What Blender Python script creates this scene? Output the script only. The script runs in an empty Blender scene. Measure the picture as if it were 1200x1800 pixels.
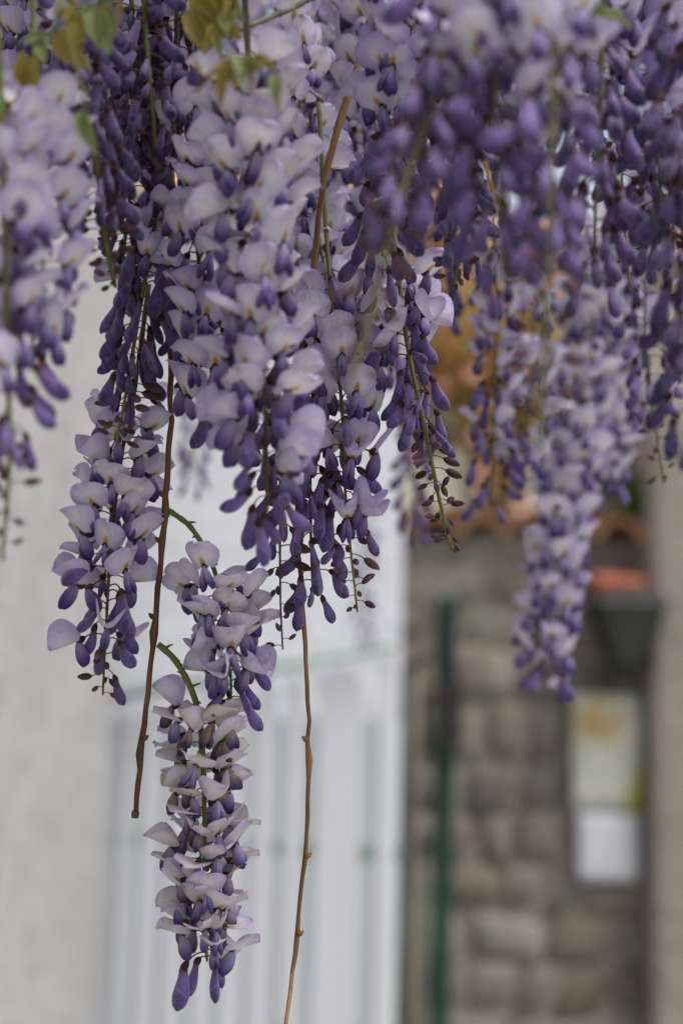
import bpy, math, random
from mathutils import Vector, Matrix, noise
import numpy as np

# ------------------------------------------------------------------ camera, sky, sun, exposure
scene = bpy.context.scene
COL = scene.collection
FPX = 2500.0                      # focal length in photograph pixels (1200 x 1800)
CAM = Vector((0.0, 0.0, 1.68))
PITCH, ROLL = math.radians(8.0), math.radians(1.5)
cam_data = bpy.data.cameras.new('camera')
cam = bpy.data.objects.new('camera', cam_data)
COL.objects.link(cam)
cam.matrix_world = (Matrix.Translation(CAM) @ Matrix.Rotation(math.pi / 2 + PITCH, 4, 'X')
                    @ Matrix.Rotation(ROLL, 4, 'Z'))
cam_data.sensor_fit = 'VERTICAL'
cam_data.sensor_height = 36.0
cam_data.sensor_width = 24.0
cam_data.lens = 50.0
cam_data.clip_start = 0.02
cam_data.clip_end = 500
cam_data.dof.use_dof = True
cam_data.dof.focus_distance = 0.78
cam_data.dof.aperture_fstop = 3.3
scene.camera = cam

world = bpy.data.worlds.new('World')
scene.world = world
world.use_nodes = True
wn = world.node_tree.nodes
sky = wn.new('ShaderNodeTexSky')
sky.sky_type = 'NISHITA'
sky.sun_disc = False
SUN_EL, SUN_AZ = math.radians(64), math.radians(124)
sky.sun_elevation = SUN_EL
sky.sun_rotation = SUN_AZ
sky.air_density = 1.0
sky.dust_density = 4.0
sky.ozone_density = 1.0
bg = wn['Background']
bg.inputs['Strength'].default_value = 0.13
veil = wn.new('ShaderNodeHueSaturation')          # thin overcast: the same sky with most of its blue gone
veil.inputs['Saturation'].default_value = 0.5
world.node_tree.links.new(sky.outputs['Color'], veil.inputs['Color'])
world.node_tree.links.new(veil.outputs['Color'], bg.inputs['Color'])

sun_data = bpy.data.lights.new('sun', 'SUN')
sun_data.energy = 1.4
sun_data.angle = math.radians(20)
sun_data.color = (1.0, 0.99, 0.98)
sun = bpy.data.objects.new('sun', sun_data)
COL.objects.link(sun)
sd = Vector((math.sin(SUN_AZ) * math.cos(SUN_EL), math.cos(SUN_AZ) * math.cos(SUN_EL), math.sin(SUN_EL)))
sun.rotation_euler = (-sd).to_track_quat('-Z', 'Y').to_euler()

scene.view_settings.view_transform = 'Standard'
scene.view_settings.look = 'None'
scene.view_settings.exposure = 0.80
scene.view_settings.gamma = 1.0
scene.cycles.max_bounces = 4
scene.cycles.transmission_bounces = 4
scene.cycles.diffuse_bounces = 2
scene.cycles.glossy_bounces = 2

# ------------------------------------------------------------------ helpers
CR = cam.matrix_world.to_3x3()

def ray(px, py):
    return CR @ Vector(((px - 600.0) / FPX, -(py - 900.0) / FPX, -1.0))

def P(px, py, d):                 # a pixel at depth d along the view axis
    return CAM + ray(px, py) * d

def PY(px, py, Y):                # a pixel on the upright plane y = Y
    r = ray(px, py)
    return CAM + r * (Y / r.y)

class MB:
    """collects geometry with petal coordinates for one mesh"""
    def __init__(self):
        self.v, self.f, self.m, self.pu, self.pv = [], [], [], [], []
    def grid(self, pts, nu, nv, us, vs, mat=0, closed=False, xf=None):
        b = len(self.v)
        for k, p in enumerate(pts):
            p = Vector(p)
            if xf is not None:
                p = xf @ p
            self.v.append(tuple(p)); self.pu.append(us[k]); self.pv.append(vs[k])
        for j in range(nv - 1):
            for i in range(nu if closed else nu - 1):
                i2 = (i + 1) % nu
                self.f.append((b + j * nu + i, b + j * nu + i2, b + (j + 1) * nu + i2, b + (j + 1) * nu + i))
                self.m.append(mat)
    def tube(self, pts, radii, seg=6, mat=0, xf=None, flat=(1.0, 1.0), side=None, cap=True):
        """closed tube through pts; radii one per point; flat = (along side axis, along the other)"""
        pts = [Vector(p) for p in pts]
        n = len(pts)
        ref = Vector(side) if side is not None else Vector((0.3, 1, 0.2))
        out, us, vs = [], [], []
        for i, p in enumerate(pts):
            t = (pts[min(i + 1, n - 1)] - pts[max(i - 1, 0)]).normalized()
            s = ref - t * ref.dot(t)
            if s.length < 1e-6:
                s = t.orthogonal()
            s.normalize()
            ref = s if side is None else ref
            o = t.cross(s)
            for k in range(seg):
                a = 2 * math.pi * k / seg
                out.append(p + s * (math.cos(a) * radii[i] * flat[0]) + o * (math.sin(a) * radii[i] * flat[1]))
                us.append(math.sin(a)); vs.append(i / (n - 1))
        b = len(self.v)
        self.grid(out, seg, n, us, vs, mat, True, xf)
        if cap:
            self.f.append(tuple(b + k for k in range(seg))[::-1]); self.m.append(mat)
            self.f.append(tuple(b + (n - 1) * seg + k for k in range(seg))); self.m.append(mat)
    def box(self, x0, x1, y0, y1, z0, z1, mat=0):
        b = len(self.v)
        for x in (x0, x1):
            for y in (y0, y1):
                for z in (z0, z1):
                    self.v.append((x, y, z)); self.pu.append(0.0); self.pv.append(0.0)
        for q in ((0, 1, 3, 2), (4, 6, 7, 5), (0, 4, 5, 1), (2, 3, 7, 6), (0, 2, 6, 4), (1, 5, 7, 3)):
            self.f.append(tuple(b + k for k in q)); self.m.append(mat)
    def mesh(self, name, mats, smooth=True, bevel=0):
        me = bpy.data.meshes.new(name)
        me.from_pydata(self.v, [], self.f)
        for m in (mats if isinstance(mats, (list, tuple)) else [mats]):
            me.materials.append(m)
        me.polygons.foreach_set('material_index', self.m)
        me.polygons.foreach_set('use_smooth', [smooth] * len(self.f))
        for nm, arr in (('pu', self.pu), ('pv', self.pv)):
            at = me.attributes.new(nm, 'FLOAT', 'POINT')
            at.data.foreach_set('value', arr)
        me.update()
        return me

def put(name, me, parent=None, loc=None, mat=None):
    o = bpy.data.objects.new(name, me)
    COL.objects.link(o)
    if parent is not None:
        o.parent = parent
    if loc is not None:
        o.location = loc
    return o

def tag(o, label=None, cat=None, group=None, kind=None):
    for k, v in (('label', label), ('category', cat), ('group', group), ('kind', kind)):
        if v:
            o[k] = v
    return o

def empty(name, loc=(0, 0, 0)):
    o = bpy.data.objects.new(name, None)
    o.empty_display_size = 0.02
    o.location = loc
    COL.objects.link(o)
    return o

def spline(pts, n):
    """Catmull-Rom through pts, n samples evenly spaced by length"""
    pts = [Vector(p) for p in pts]
    q = [pts[0] * 2 - pts[1]] + pts + [pts[-1] * 2 - pts[-2]]
    out = []
    for i in range(1, len(q) - 2):
        for k in range(16):
            t = k / 16
            a, b, c, d = q[i - 1], q[i], q[i + 1], q[i + 2]
            out.append(0.5 * ((2 * b) + (c - a) * t + (2 * a - 5 * b + 4 * c - d) * t * t + (3 * b - a - 3 * c + d) * t ** 3))
    out.append(pts[-1])
    L = [0.0]
    for i in range(1, len(out)):
        L.append(L[-1] + (out[i] - out[i - 1]).length)
    res = []
    j = 0
    for k in range(n):
        t = L[-1] * k / (n - 1)
        while j < len(L) - 2 and L[j + 1] < t:
            j += 1
        f = (t - L[j]) / max(1e-9, L[j + 1] - L[j])
        res.append(out[j].lerp(out[j + 1], min(1, max(0, f))))
    return res, L[-1]

# ------------------------------------------------------------------ materials
class NT:
    def __init__(self, name):
        self.mat = bpy.data.materials.new(name)
        self.mat.use_nodes = True
        self.t = self.mat.node_tree
        self.n = self.t.nodes
        self.p = self.n['Principled BSDF']
    def node(self, ty, **kw):
        o = self.n.new(ty)
        for k, v in kw.items():
            setattr(o, k, v)
        return o
    def link(self, a, b):
        self.t.links.new(a, b)
    def val(self, x, sock):
        if isinstance(x, (int, float)):
            sock.default_value = x
        elif isinstance(x, (tuple, list)):
            sock.default_value = tuple(x) + ((1.0,) if len(x) == 3 else ())
        else:
            self.link(x, sock)
    def math(self, op, a, b=0.0, c=0.0, clamp=False):
        m = self.node('ShaderNodeMath', operation=op, use_clamp=clamp)
        self.val(a, m.inputs[0]); self.val(b, m.inputs[1]); self.val(c, m.inputs[2])
        return m.outputs[0]
    def step(self, x, a, b, lo=0.0, hi=1.0):
        m = self.node('ShaderNodeMapRange', interpolation_type='SMOOTHSTEP')
        self.val(x, m.inputs[0])
        m.inputs[1].default_value = a; m.inputs[2].default_value = b
        m.inputs[3].default_value = lo; m.inputs[4].default_value = hi
        return m.outputs[0]
    def mix(self, f, a, b, mode='MIX'):
        m = self.node('ShaderNodeMix', data_type='RGBA', blend_type=mode)
        self.val(f, m.inputs[0]); self.val(a, m.inputs[6]); self.val(b, m.inputs[7])
        return m.outputs[2]
    def attr(self, name):
        return self.node('ShaderNodeAttribute', attribute_name=name).outputs['Fac']
    def coords(self, kind='Object', scale=(1, 1, 1)):
        c = self.node('ShaderNodeTexCoord')
        m = self.node('ShaderNodeMapping')
        m.inputs['Scale'].default_value = scale
        self.link(c.outputs[kind], m.inputs[0])
        return m.outputs[0]
    def noise(self, vec, scale, detail=3.0, rough=0.55):
        m = self.node('ShaderNodeTexNoise')
        m.inputs['Scale'].default_value = scale
        m.inputs['Detail'].default_value = detail
        m.inputs['Roughness'].default_value = rough
        if vec is not None:
            self.link(vec, m.inputs['Vector'])
        return m.outputs['Fac']
    def bump(self, h, strength, dist):
        b = self.node('ShaderNodeBump')
        b.inputs['Strength'].default_value = strength
        b.inputs['Distance'].default_value = dist
        self.link(h, b.inputs['Height'])
        return b.outputs[0]
    def base(self, col, rough=0.7, normal=None, spec=0.3):
        self.val(col, self.p.inputs['Base Color'])
        self.val(rough, self.p.inputs['Roughness'])
        self.p.inputs['Specular IOR Level'].default_value = spec
        if normal is not None:
            self.link(normal, self.p.inputs['Normal'])
        return self.mat
    def petal(self, col, trans=0.35, rough=0.55, normal=None):
        self.base(col, rough, normal, 0.18)
        tr = self.node('ShaderNodeBsdfTranslucent')
        self.val(col, tr.inputs['Color'])
        mx = self.node('ShaderNodeMixShader')
        mx.inputs[0].default_value = trans
        self.link(self.p.outputs[0], mx.inputs[1]); self.link(tr.outputs[0], mx.inputs[2])
        self.link(mx.outputs[0], self.n['Material Output'].inputs['Surface'])
        return self.mat

def obj_tone(n):
    """object colour carries pigment: r violet depth, g age, b lean towards mauve; plus a random"""
    oi = n.node('ShaderNodeObjectInfo')
    s = n.node('ShaderNodeSeparateColor')
    n.link(oi.outputs['Color'], s.inputs[0])
    return s.outputs[0], s.outputs[1], s.outputs[2], oi.outputs['Random']

def mat_banner():
    n = NT('banner_petal')
    vio, age, hue, rnd = obj_tone(n)
    u, v = n.attr('pu'), n.attr('pv')
    au = n.math('ABSOLUTE', u)
    pale = n.mix(vio, (0.86, 0.83, 0.875), (0.50, 0.41, 0.75))
    edge = n.mix(vio, (0.63, 0.54, 0.82), (0.29, 0.21, 0.60))
    rim = n.math('MAXIMUM', n.step(au, 0.45, 1.0), n.step(v, 0.55, 1.0))
    c = n.mix(n.math('MULTIPLY', rim, 0.85), pale, edge)
    c = n.mix(n.math('MULTIPLY', n.step(rnd, 0.0, 1.0), 0.25), c, (0.84, 0.81, 0.88))
    # fan of fine veins from the base
    cb = n.node('ShaderNodeCombineXYZ')
    n.link(n.math('DIVIDE', u, n.math('ADD', v, 0.35)), cb.inputs[0])
    n.link(n.math('MULTIPLY', v, 0.18), cb.inputs[1])
    n.link(n.math('MULTIPLY', rnd, 40.0), cb.inputs[2])
    vein = n.noise(cb.outputs[0], 11.0, 2.0)
    c = n.mix(n.math('MULTIPLY', n.step(vein, 0.48, 0.74), 0.46), c, (0.42, 0.32, 0.62))
    # pale central flash and the honey guide at its foot
    flash = n.math('MULTIPLY', n.step(au, 0.30, 0.02), n.step(v, 0.95, 0.30))
    c = n.mix(n.math('MULTIPLY', flash, 0.8), c, (0.80, 0.78, 0.68))
    gw = n.math('SUBTRACT', 0.22, n.math('MULTIPLY', v, 0.34))
    guide = n.math('MULTIPLY', n.step(n.math('SUBTRACT', gw, au), -0.06, 0.06), n.step(v, 0.52, 0.22))
    c = n.mix(n.math('MULTIPLY', guide, 0.95), c, (0.50, 0.30, 0.05))
    # age: cream petal, brown margin
    old = n.mix(n.step(n.math('MAXIMUM', au, v), 0.86, 1.0), (0.72, 0.66, 0.60), (0.46, 0.32, 0.19))
    patch = n.noise(n.coords('Object', (1, 1, 1)), 130.0, 2.0)
    c = n.mix(n.math('MULTIPLY', age, n.step(n.math('ADD', patch, n.math('MULTIPLY', rnd, 0.5)), 0.45, 0.95), clamp=True), c, old)
    spot = n.math('MULTIPLY', n.step(patch, 0.60, 0.72), n.math('MULTIPLY', n.step(n.math('MAXIMUM', au, v), 0.5, 0.95), n.step(rnd, 0.45, 0.8)))
    c = n.mix(n.math('MULTIPLY', spot, 0.6), c, (0.40, 0.27, 0.20))
    wav = n.bump(vein, 0.7, 0.0008)
    return n.petal(c, 0.30, 0.55, wav)

def mat_wing():
    n = NT('wing_petal')
    vio, age, hue, rnd = obj_tone(n)
    u, v = n.attr('pu'), n.attr('pv')
    base = n.mix(vio, (0.46, 0.41, 0.62), (0.20, 0.15, 0.38))
    tip = n.mix(vio, (0.095, 0.062, 0.26), (0.042, 0.028, 0.125))
    tip = n.mix(n.math('MULTIPLY', hue, 0.5), tip, (0.24, 0.13, 0.34))
    cb = n.node('ShaderNodeCombineXYZ')
    n.link(n.math('MULTIPLY', u, 3.0), cb.inputs[0]); n.link(v, cb.inputs[1]); n.link(n.math('MULTIPLY', rnd, 30.0), cb.inputs[2])
    vein = n.noise(cb.outputs[0], 5.0, 2.0)
    f = n.math('ADD', n.step(v, 0.10, 0.95), n.math('MULTIPLY', n.math('SUBTRACT', vein, 0.5), 0.5), clamp=True)
    c = n.mix(f, base, tip)
    old = n.mix(n.step(v, 0.35, 0.95), (0.36, 0.26, 0.215), (0.085, 0.058, 0.13))
    c = n.mix(n.math('MULTIPLY', age, n.step(rnd, 0.1, 0.6)), c, old)
    return n.petal(c, 0.26, 0.5, n.bump(vein, 0.5, 0.0006))

def mat_bud():
    n = NT('closed_petal')
    vio, age, hue, rnd = obj_tone(n)
    u, v = n.attr('pu'), n.attr('pv')
    root = n.mix(hue, (0.12, 0.070, 0.11), (0.22, 0.135, 0.215))
    mid = n.mix(vio, (0.185, 0.130, 0.39), (0.056, 0.039, 0.145))
    mid = n.mix(n.math('MULTIPLY', hue, 0.45), mid, (0.28, 0.145, 0.40))
    tip = n.mix(vio, (0.11, 0.082, 0.26), (0.032, 0.025, 0.082))
    c = n.mix(n.step(v, 0.0, 0.35), root, mid)
    c = n.mix(n.step(v, 0.45, 1.0), c, tip)
    fold = n.math('ADD', v, n.math('ADD', n.math('MULTIPLY', u, 0.16), n.math('MULTIPLY', rnd, 0.22)))   # dark wing tip showing past the folded banner
    c = n.mix(n.math('MULTIPLY', n.step(fold, 0.80, 0.83), 0.6), c, n.mix(vio, (0.085, 0.062, 0.19), (0.026, 0.020, 0.060)))
    c = n.mix(n.math('MULTIPLY', n.math('MULTIPLY', n.step(fold, 0.74, 0.80), n.step(fold, 0.83, 0.80)), 0.22), c, (0.40, 0.30, 0.56))
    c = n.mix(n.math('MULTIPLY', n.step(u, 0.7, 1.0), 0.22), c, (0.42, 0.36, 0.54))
    mot = n.noise(n.coords('Object'), 260.0, 3.0)
    c = n.mix(n.math('MULTIPLY', n.step(mot, 0.45, 0.75), 0.30), c, (0.36, 0.30, 0.52))
    n.p.inputs['Sheen Weight'].default_value = 0.25
    return n.petal(c, 0.14, 0.6, n.bump(mot, 0.5, 0.0005))

def mat_simple(name, c1, c2, scale, rough=0.7, stretch=(1, 1, 1), bump=0.0, dist=0.001, kind='Object', spec=0.3, detail=4.0):
    n = NT(name)
    f = n.noise(n.coords(kind, stretch), scale, detail)
    nm = n.bump(f, bump, dist) if bump else None
    return n.base(n.mix(n.step(f, 0.35, 0.65), c1, c2), rough, nm, spec)

M = {}
M['banner'] = mat_banner()
M['wing'] = mat_wing()
M['bud'] = mat_bud()

def mat_calyx():
    n = NT('calyx_skin')
    vio, age, hue, rnd = obj_tone(n)
    v = n.attr('pv')
    f = n.noise(n.coords('Object'), 400.0, 3.0)
    dark = n.mix(rnd, (0.030, 0.012, 0.016), (0.075, 0.032, 0.032))
    c = n.mix(n.math('MULTIPLY', n.step(f, 0.4, 0.7), 0.6), dark, (0.095, 0.045, 0.045))
    return n.base(c, 0.65, n.bump(f, 0.3, 0.0004), 0.2)
M['calyx'] = mat_calyx()

def mat_pedicel():
    n = NT('pedicel_skin')
    vio, age, hue, rnd = obj_tone(n)
    return n.base(n.mix(n.step(rnd, 0.2, 0.9), (0.10, 0.095, 0.045), (0.12, 0.060, 0.045)), 0.6, None, 0.2)
M['pedicel'] = mat_pedicel()

def mat_smallbud():
    n = NT('small_bud_skin')
    vio, age, hue, rnd = obj_tone(n)
    v = n.attr('pv')
    f = n.noise(n.coords('Object'), 500.0, 3.0)
    c = n.mix(rnd, (0.045, 0.020, 0.026), (0.105, 0.052, 0.044))
    c = n.mix(n.math('MULTIPLY', n.step(v, 0.45, 1.0), n.step(rnd, 0.25, 0.6)), c, (0.17, 0.085, 0.19))
    return n.base(n.mix(n.math('MULTIPLY', n.step(f, 0.4, 0.7), 0.4), c, (0.14, 0.085, 0.075)), 0.65, n.bump(f, 0.3, 0.0004), 0.2)
M['small_bud'] = mat_smallbud()

M['rachis_green'] = mat_simple('rachis_green', (0.085, 0.115, 0.022), (0.17, 0.18, 0.045), 90, 0.55, (1, 1, .25), .3, .0006)
M['rachis_yellow'] = mat_simple('rachis_yellow', (0.13, 0.125, 0.034), (0.20, 0.185, 0.065), 90, 0.55, (1, 1, .25), .3, .0006)
M['rachis_dark'] = mat_simple('rachis_dark', (0.045, 0.060, 0.018), (0.10, 0.085, 0.04), 90, 0.6, (1, 1, .25), .3, .0006)
M['bark_orange'] = mat_simple('bark_orange_brown', (0.15, 0.070, 0.025), (0.28, 0.150, 0.062), 120, 0.5, (1, 1, .12), .4, .0008)
M['bark_red'] = mat_simple('bark_red_brown', (0.070, 0.026, 0.014), (0.17, 0.075, 0.036), 120, 0.5, (1, 1, .12), .5, .0008)
M['bark_tan'] = mat_simple('bark_tan', (0.36, 0.20, 0.070), (0.50, 0.31, 0.13), 120, 0.55, (1, 1, .12), .4, .0008)
M['bark_grey'] = mat_simple('bark_grey', (0.17, 0.16, 0.12), (0.30, 0.28, 0.22), 90, 0.8, (1, 1, 1), .5, .001)
M['bark_dark'] = mat_simple('bark_dark', (0.045, 0.030, 0.022), (0.12, 0.085, 0.055), 110, 0.8, (1, 1, .3), .5, .001)

def mat_leaf(name, ca, cb, cv):
    n = NT(name)
    oi = n.node('ShaderNodeObjectInfo')
    u, v = n.attr('pu'), n.attr('pv')
    f = n.noise(n.coords('Object'), 120.0, 3.0)
    c = n.mix(n.math('ADD', n.math('MULTIPLY', f, 0.6), n.math('MULTIPLY', oi.outputs['Random'], 0.5), clamp=True), ca, cb)
    c = n.mix(n.math('MULTIPLY', n.step(n.math('ABSOLUTE', u), 0.12, 0.0), 0.6), c, cv)
    c = n.mix(n.math('MULTIPLY', n.step(n.math('ABSOLUTE', u), 0.86, 1.0), 0.6), c, cv)
    return n.petal(c, 0.30, 0.5, n.bump(f, 0.3, 0.0006))
M['leaf_bronze'] = mat_leaf('leaf_bronze', (0.24, 0.165, 0.025), (0.34, 0.27, 0.065), (0.48, 0.44, 0.20))
M['leaf_green'] = mat_leaf('leaf_green', (0.17, 0.22, 0.055), (0.32, 0.37, 0.16), (0.50, 0.52, 0.32))

# setting
def mat_plaster(name, c1, c2, c3):
    n = NT(name)
    g = n.noise(n.coords('Object'), 2.2, 5.0)
    f = n.noise(n.coords('Object'), 42.0, 5.0, 0.7)
    st = n.noise(n.coords('Object', (1, 1, .15)), 7.0, 4.0)
    cg = n.noise(n.coords('Object'), 16.0, 4.0, 0.7)
    c = n.mix(n.step(g, 0.35, 0.68), c1, c2)
    c = n.mix(n.math('MULTIPLY', n.step(st, 0.5, 0.8), 0.15), c, c3)
    c = n.mix(n.math('MULTIPLY', n.step(f, 0.40, 0.66), 0.65), c, c3)
    c = n.mix(n.math('MULTIPLY', n.step(cg, 0.42, 0.64), 0.5), c, c3)
    return n.base(c, 0.9, n.bump(cg, 0.8, 0.014), 0.15)
M['plaster'] = mat_plaster('rough_plaster', (0.42, 0.417, 0.405), (0.475, 0.47, 0.46), (0.30, 0.297, 0.287))
M['render_pink'] = mat_plaster('rough_render', (0.28, 0.25, 0.21), (0.33, 0.295, 0.25), (0.22, 0.19, 0.155))
M['white_wall'] = mat_plaster('white_lime', (0.66, 0.67, 0.695), (0.69, 0.70, 0.725), (0.60, 0.61, 0.635))
M['cream_wall'] = mat_plaster('cream_lime', (0.52, 0.48, 0.37), (0.57, 0.53, 0.43), (0.45, 0.41, 0.30))
M['white_paint'] = mat_simple('white_gloss_paint', (0.72, 0.73, 0.76), (0.76, 0.77, 0.80), 6, 0.4, (1, 1, .1), .1, .001)
M['grey_green_paint'] = mat_simple('grey_green_paint', (0.58, 0.63, 0.63), (0.64, 0.68, 0.685), 5, 0.5, (1, 1, .1), .1, .001)
M['green_paint'] = mat_simple('green_iron_paint', (0.010, 0.036, 0.026), (0.022, 0.056, 0.040), 14, 0.5, (1, 1, .3), .3, .001)
M['pale_green_paint'] = mat_simple('pale_green_paint', (0.22, 0.33, 0.28), (0.30, 0.40, 0.35), 14, 0.5, (1, 1, .3), .2, .001)
M['black_iron'] = mat_simple('black_iron', (0.012, 0.012, 0.012), (0.03, 0.026, 0.022), 30, 0.5, (1, 1, 1), .3, .001)
M['mortar'] = mat_simple('lime_mortar', (0.19, 0.175, 0.14), (0.255, 0.24, 0.195), 30, 0.95, (1, 1, 1), .6, .006)
M['paving'] = mat_simple('street_paving', (0.22, 0.205, 0.185), (0.32, 0.30, 0.275), 6, 0.85, (1, 1, 1), .5, .006)

def mat_stone():
    n = NT('wall_stone')
    oi = n.node('ShaderNodeObjectInfo')
    rnd = oi.outputs['Random']
    ramp = n.node('ShaderNodeValToRGB')
    el = ramp.color_ramp.elements
    cols = [(0.0, (0.27, 0.25, 0.205)), (0.22, (0.20, 0.182, 0.148)), (0.42, (0.30, 0.285, 0.24)), (0.60, (0.14, 0.132, 0.118)),
            (0.78, (0.265, 0.255, 0.205)), (1.0, (0.14, 0.105, 0.078))]
    while len(el) < len(cols):
        el.new(0.5)
    for e, (p_, c_) in zip(el, cols):
        e.position = p_; e.color = c_ + (1,)
    n.link(rnd, ramp.inputs[0])
    wv = n.node('ShaderNodeVectorMath', operation='ADD')
    n.link(n.coords('Object'), wv.inputs[0])
    cb = n.node('ShaderNodeCombineXYZ'); n.link(n.math('MULTIPLY', rnd, 90.0), cb.inputs[0]); n.link(cb.outputs[0], wv.inputs[1])
    g = n.noise(wv.outputs[0], 9.0, 5.0, 0.65)
    f = n.noise(wv.outputs[0], 60.0, 5.0, 0.7)
    c = n.mix(n.math('MULTIPLY', n.step(g, 0.40, 0.70), 0.7), ramp.outputs[0], (0.13, 0.105, 0.075))
    c = n.mix(n.math('MULTIPLY', n.step(f, 0.52, 0.7), 0.5), c, (0.27, 0.26, 0.21))
    return n.base(c, 0.92, n.bump(f, 0.8, 0.006), 0.15)
M['stone'] = mat_stone()

def mat_terracotta():
    n = NT('terracotta')
    oi = n.node('ShaderNodeObjectInfo')
    f = n.noise(n.coords('Object'), 22.0, 5.0, 0.65)
    c = n.mix(oi.outputs['Random'], (0.46, 0.19, 0.085), (0.54, 0.30, 0.17))
    c = n.mix(n.math('MULTIPLY', n.step(f, 0.45, 0.7), 0.6), c, (0.52, 0.40, 0.28))
    return n.base(c, 0.85, n.bump(f, 0.4, 0.003), 0.2)
M['terracotta'] = mat_terracotta()
M['red_tile'] = mat_simple('red_tile', (0.34, 0.085, 0.050), (0.40, 0.14, 0.085), 20, 0.8, (1, 1, 1), .4, .003)

def mat_poster():
    n = NT('poster_print')
    co = n.node('ShaderNodeTexCoord')
    s = n.node('ShaderNodeSeparateXYZ')
    n.link(co.outputs['Generated'], s.inputs[0])
    x, z = s.outputs[0], s.outputs[2]
    w = n.noise(co.outputs['Generated'], 4.0, 3.0)
    c = n.mix(n.step(w, 0.35, 0.65), (0.46, 0.47, 0.39), (0.52, 0.52, 0.45))
    dx = n.math('SUBTRACT', x, 0.36); dz = n.math('SUBTRACT', z, 0.77)
    r = n.math('SQRT', n.math('ADD', n.math('MULTIPLY', n.math('MULTIPLY', dx, dx), 0.8), n.math('MULTIPLY', n.math('MULTIPLY', dz, dz), 2.2)))
    r = n.math('ADD', r, n.math('MULTIPLY', n.math('SUBTRACT', w, 0.5), 1.3))
    c = n.mix(n.step(r, 0.42, 0.10), c, (0.46, 0.37, 0.15))
    c = n.mix(n.math('MULTIPLY', n.step(r, 0.16, 0.04), 0.8), c, (0.38, 0.22, 0.06))
    e = n.math('SUBTRACT', n.math('ADD', x, n.math('MULTIPLY', w, 0.25)), n.math('MULTIPLY', z, 0.55))
    c = n.mix(n.step(e, 0.72, 1.0), c, (0.33, 0.36, 0.055))
    return n.base(c, 0.45, None, 0.3)
M['poster'] = mat_poster()
M['paper'] = mat_simple('white_paper', (0.55, 0.555, 0.58), (0.59, 0.595, 0.62), 8, 0.5)
M['shrub_leaf'] = mat_leaf('shrub_leaf', (0.38, 0.20, 0.05), (0.45, 0.32, 0.10), (0.40, 0.30, 0.12))
M['plant_leaf'] = mat_leaf('plant_leaf', (0.075, 0.16, 0.025), (0.15, 0.25, 0.05), (0.22, 0.30, 0.10))
M['salmon'] = mat_simple('salmon_blossom', (0.66, 0.28, 0.20), (0.72, 0.38, 0.28), 40, 0.6)

def mat_glass():
    n = NT('lantern_glass')
    n.p.inputs['Roughness'].default_value = 0.12
    n.p.inputs['Transmission Weight'].default_value = 0.85
    n.val((0.16, 0.19, 0.15), n.p.inputs['Base Color'])
    return n.mat
M['glass'] = mat_glass()

# ------------------------------------------------------------------ the place
def box_obj(name, mat, x0, x1, y0, y1, z0, z1, parent=None, bevel=0.0):
    c = Vector(((x0 + x1) / 2, (y0 + y1) / 2, (z0 + z1) / 2))
    mb = MB()
    mb.box(x0 - c.x, x1 - c.x, y0 - c.y, y1 - c.y, z0 - c.z, z1 - c.z)
    me = mb.mesh(name, mat, smooth=False)
    o = put(name, me, parent, c - (parent.location if parent else Vector()))
    if bevel:
        b = o.modifiers.new('edge', 'BEVEL'); b.width = bevel; b.segments = 2
    return o

gm = MB()
gm.box(-60, 60, -60, 60, -0.3, 0.0)
tag(put('ground', gm.mesh('ground', M['paving'], False)), 'grey stone street paving under the walls', None, None, 'structure')

def rough_wall(name, mat, corner0, corner1, thick, z1, label, cat, amp=0.006):
    """an upright wall along +Y with an uneven plastered face"""
    (x0, y0), (x1, y1) = corner0, corner1
    mb = MB()
    nu, nv = 60, 40
    pts, us, vs = [], [], []
    sx = 1 if thick < 0 else -1
    for j in range(nv):
        for i in range(nu):
            y = y0 + (y1 - y0) * i / (nu - 1)
            z = z1 * j / (nv - 1)
            x = x0 + (x1 - x0) * i / (nu - 1)
            pts.append((x - sx * amp * noise.noise(Vector((x * 3, y * 4, z * 4))), y, z)); us.append(0); vs.append(0)
    mb.grid(pts, nu, nv, us, vs)
    # end, back and top as a slab behind the face
    xa, xb = sorted((x0 + sx * 0.008, x0 + sx * abs(thick)))
    mb.box(xa, xb, y0, y1 - 0.0005, 0, z1 - 0.0005)
    o = put(name, mb.mesh(name, mat))
    return tag(o, label, cat)

XL = PY(190, 1400, 3.45).x
rough_wall('plaster_wall', M['plaster'], (XL, -1.2), (XL, 3.45), 0.35, 3.1, 'rough pale beige plaster house wall beside the white boarded gate', 'wall')
XR = PY(1146, 1400, 3.88).x
rw = box_obj('rendered_pier', M['render_pink'], XR, XR + .9, 3.88, 4.6, 0, 2.6, None, .03)
tag(rw, 'pinkish grey rendered house corner next to the stone wall and posters', 'wall')

# white house front with the boarded gate before it
YW = 3.62
xw0, xw1 = PY(170, 1400, YW).x - 0.4, PY(699, 1400, YW).x
house = empty('white_house', (xw0, YW, 0))
box_obj('wall', M['white_wall'], xw0, xw1, YW, YW + 1.6, 0, 3.0, house, 0.008)
mb = MB()
mb.v = [(-0.15, -0.12, 3.0), (xw1 - xw0 + 0.14, -0.12, 3.0), (xw1 - xw0 + 0.14, 1.75, 3.0), (-0.15, 1.75, 3.0),
        (-0.15, 0.8, 3.45), (xw1 - xw0 + 0.14, 0.8, 3.45)]
mb.f = [(0, 1, 5, 4), (2, 3, 4, 5), (1, 2, 5), (3, 0, 4), (3, 2, 1, 0)]
mb.m = [0] * 5; mb.pu = [0] * 6; mb.pv = [0] * 6
put('roof', mb.mesh('roof', M['terracotta'], False), house)
tag(house, 'plain white limewashed house front rising behind the boarded gate', 'house')

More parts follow.
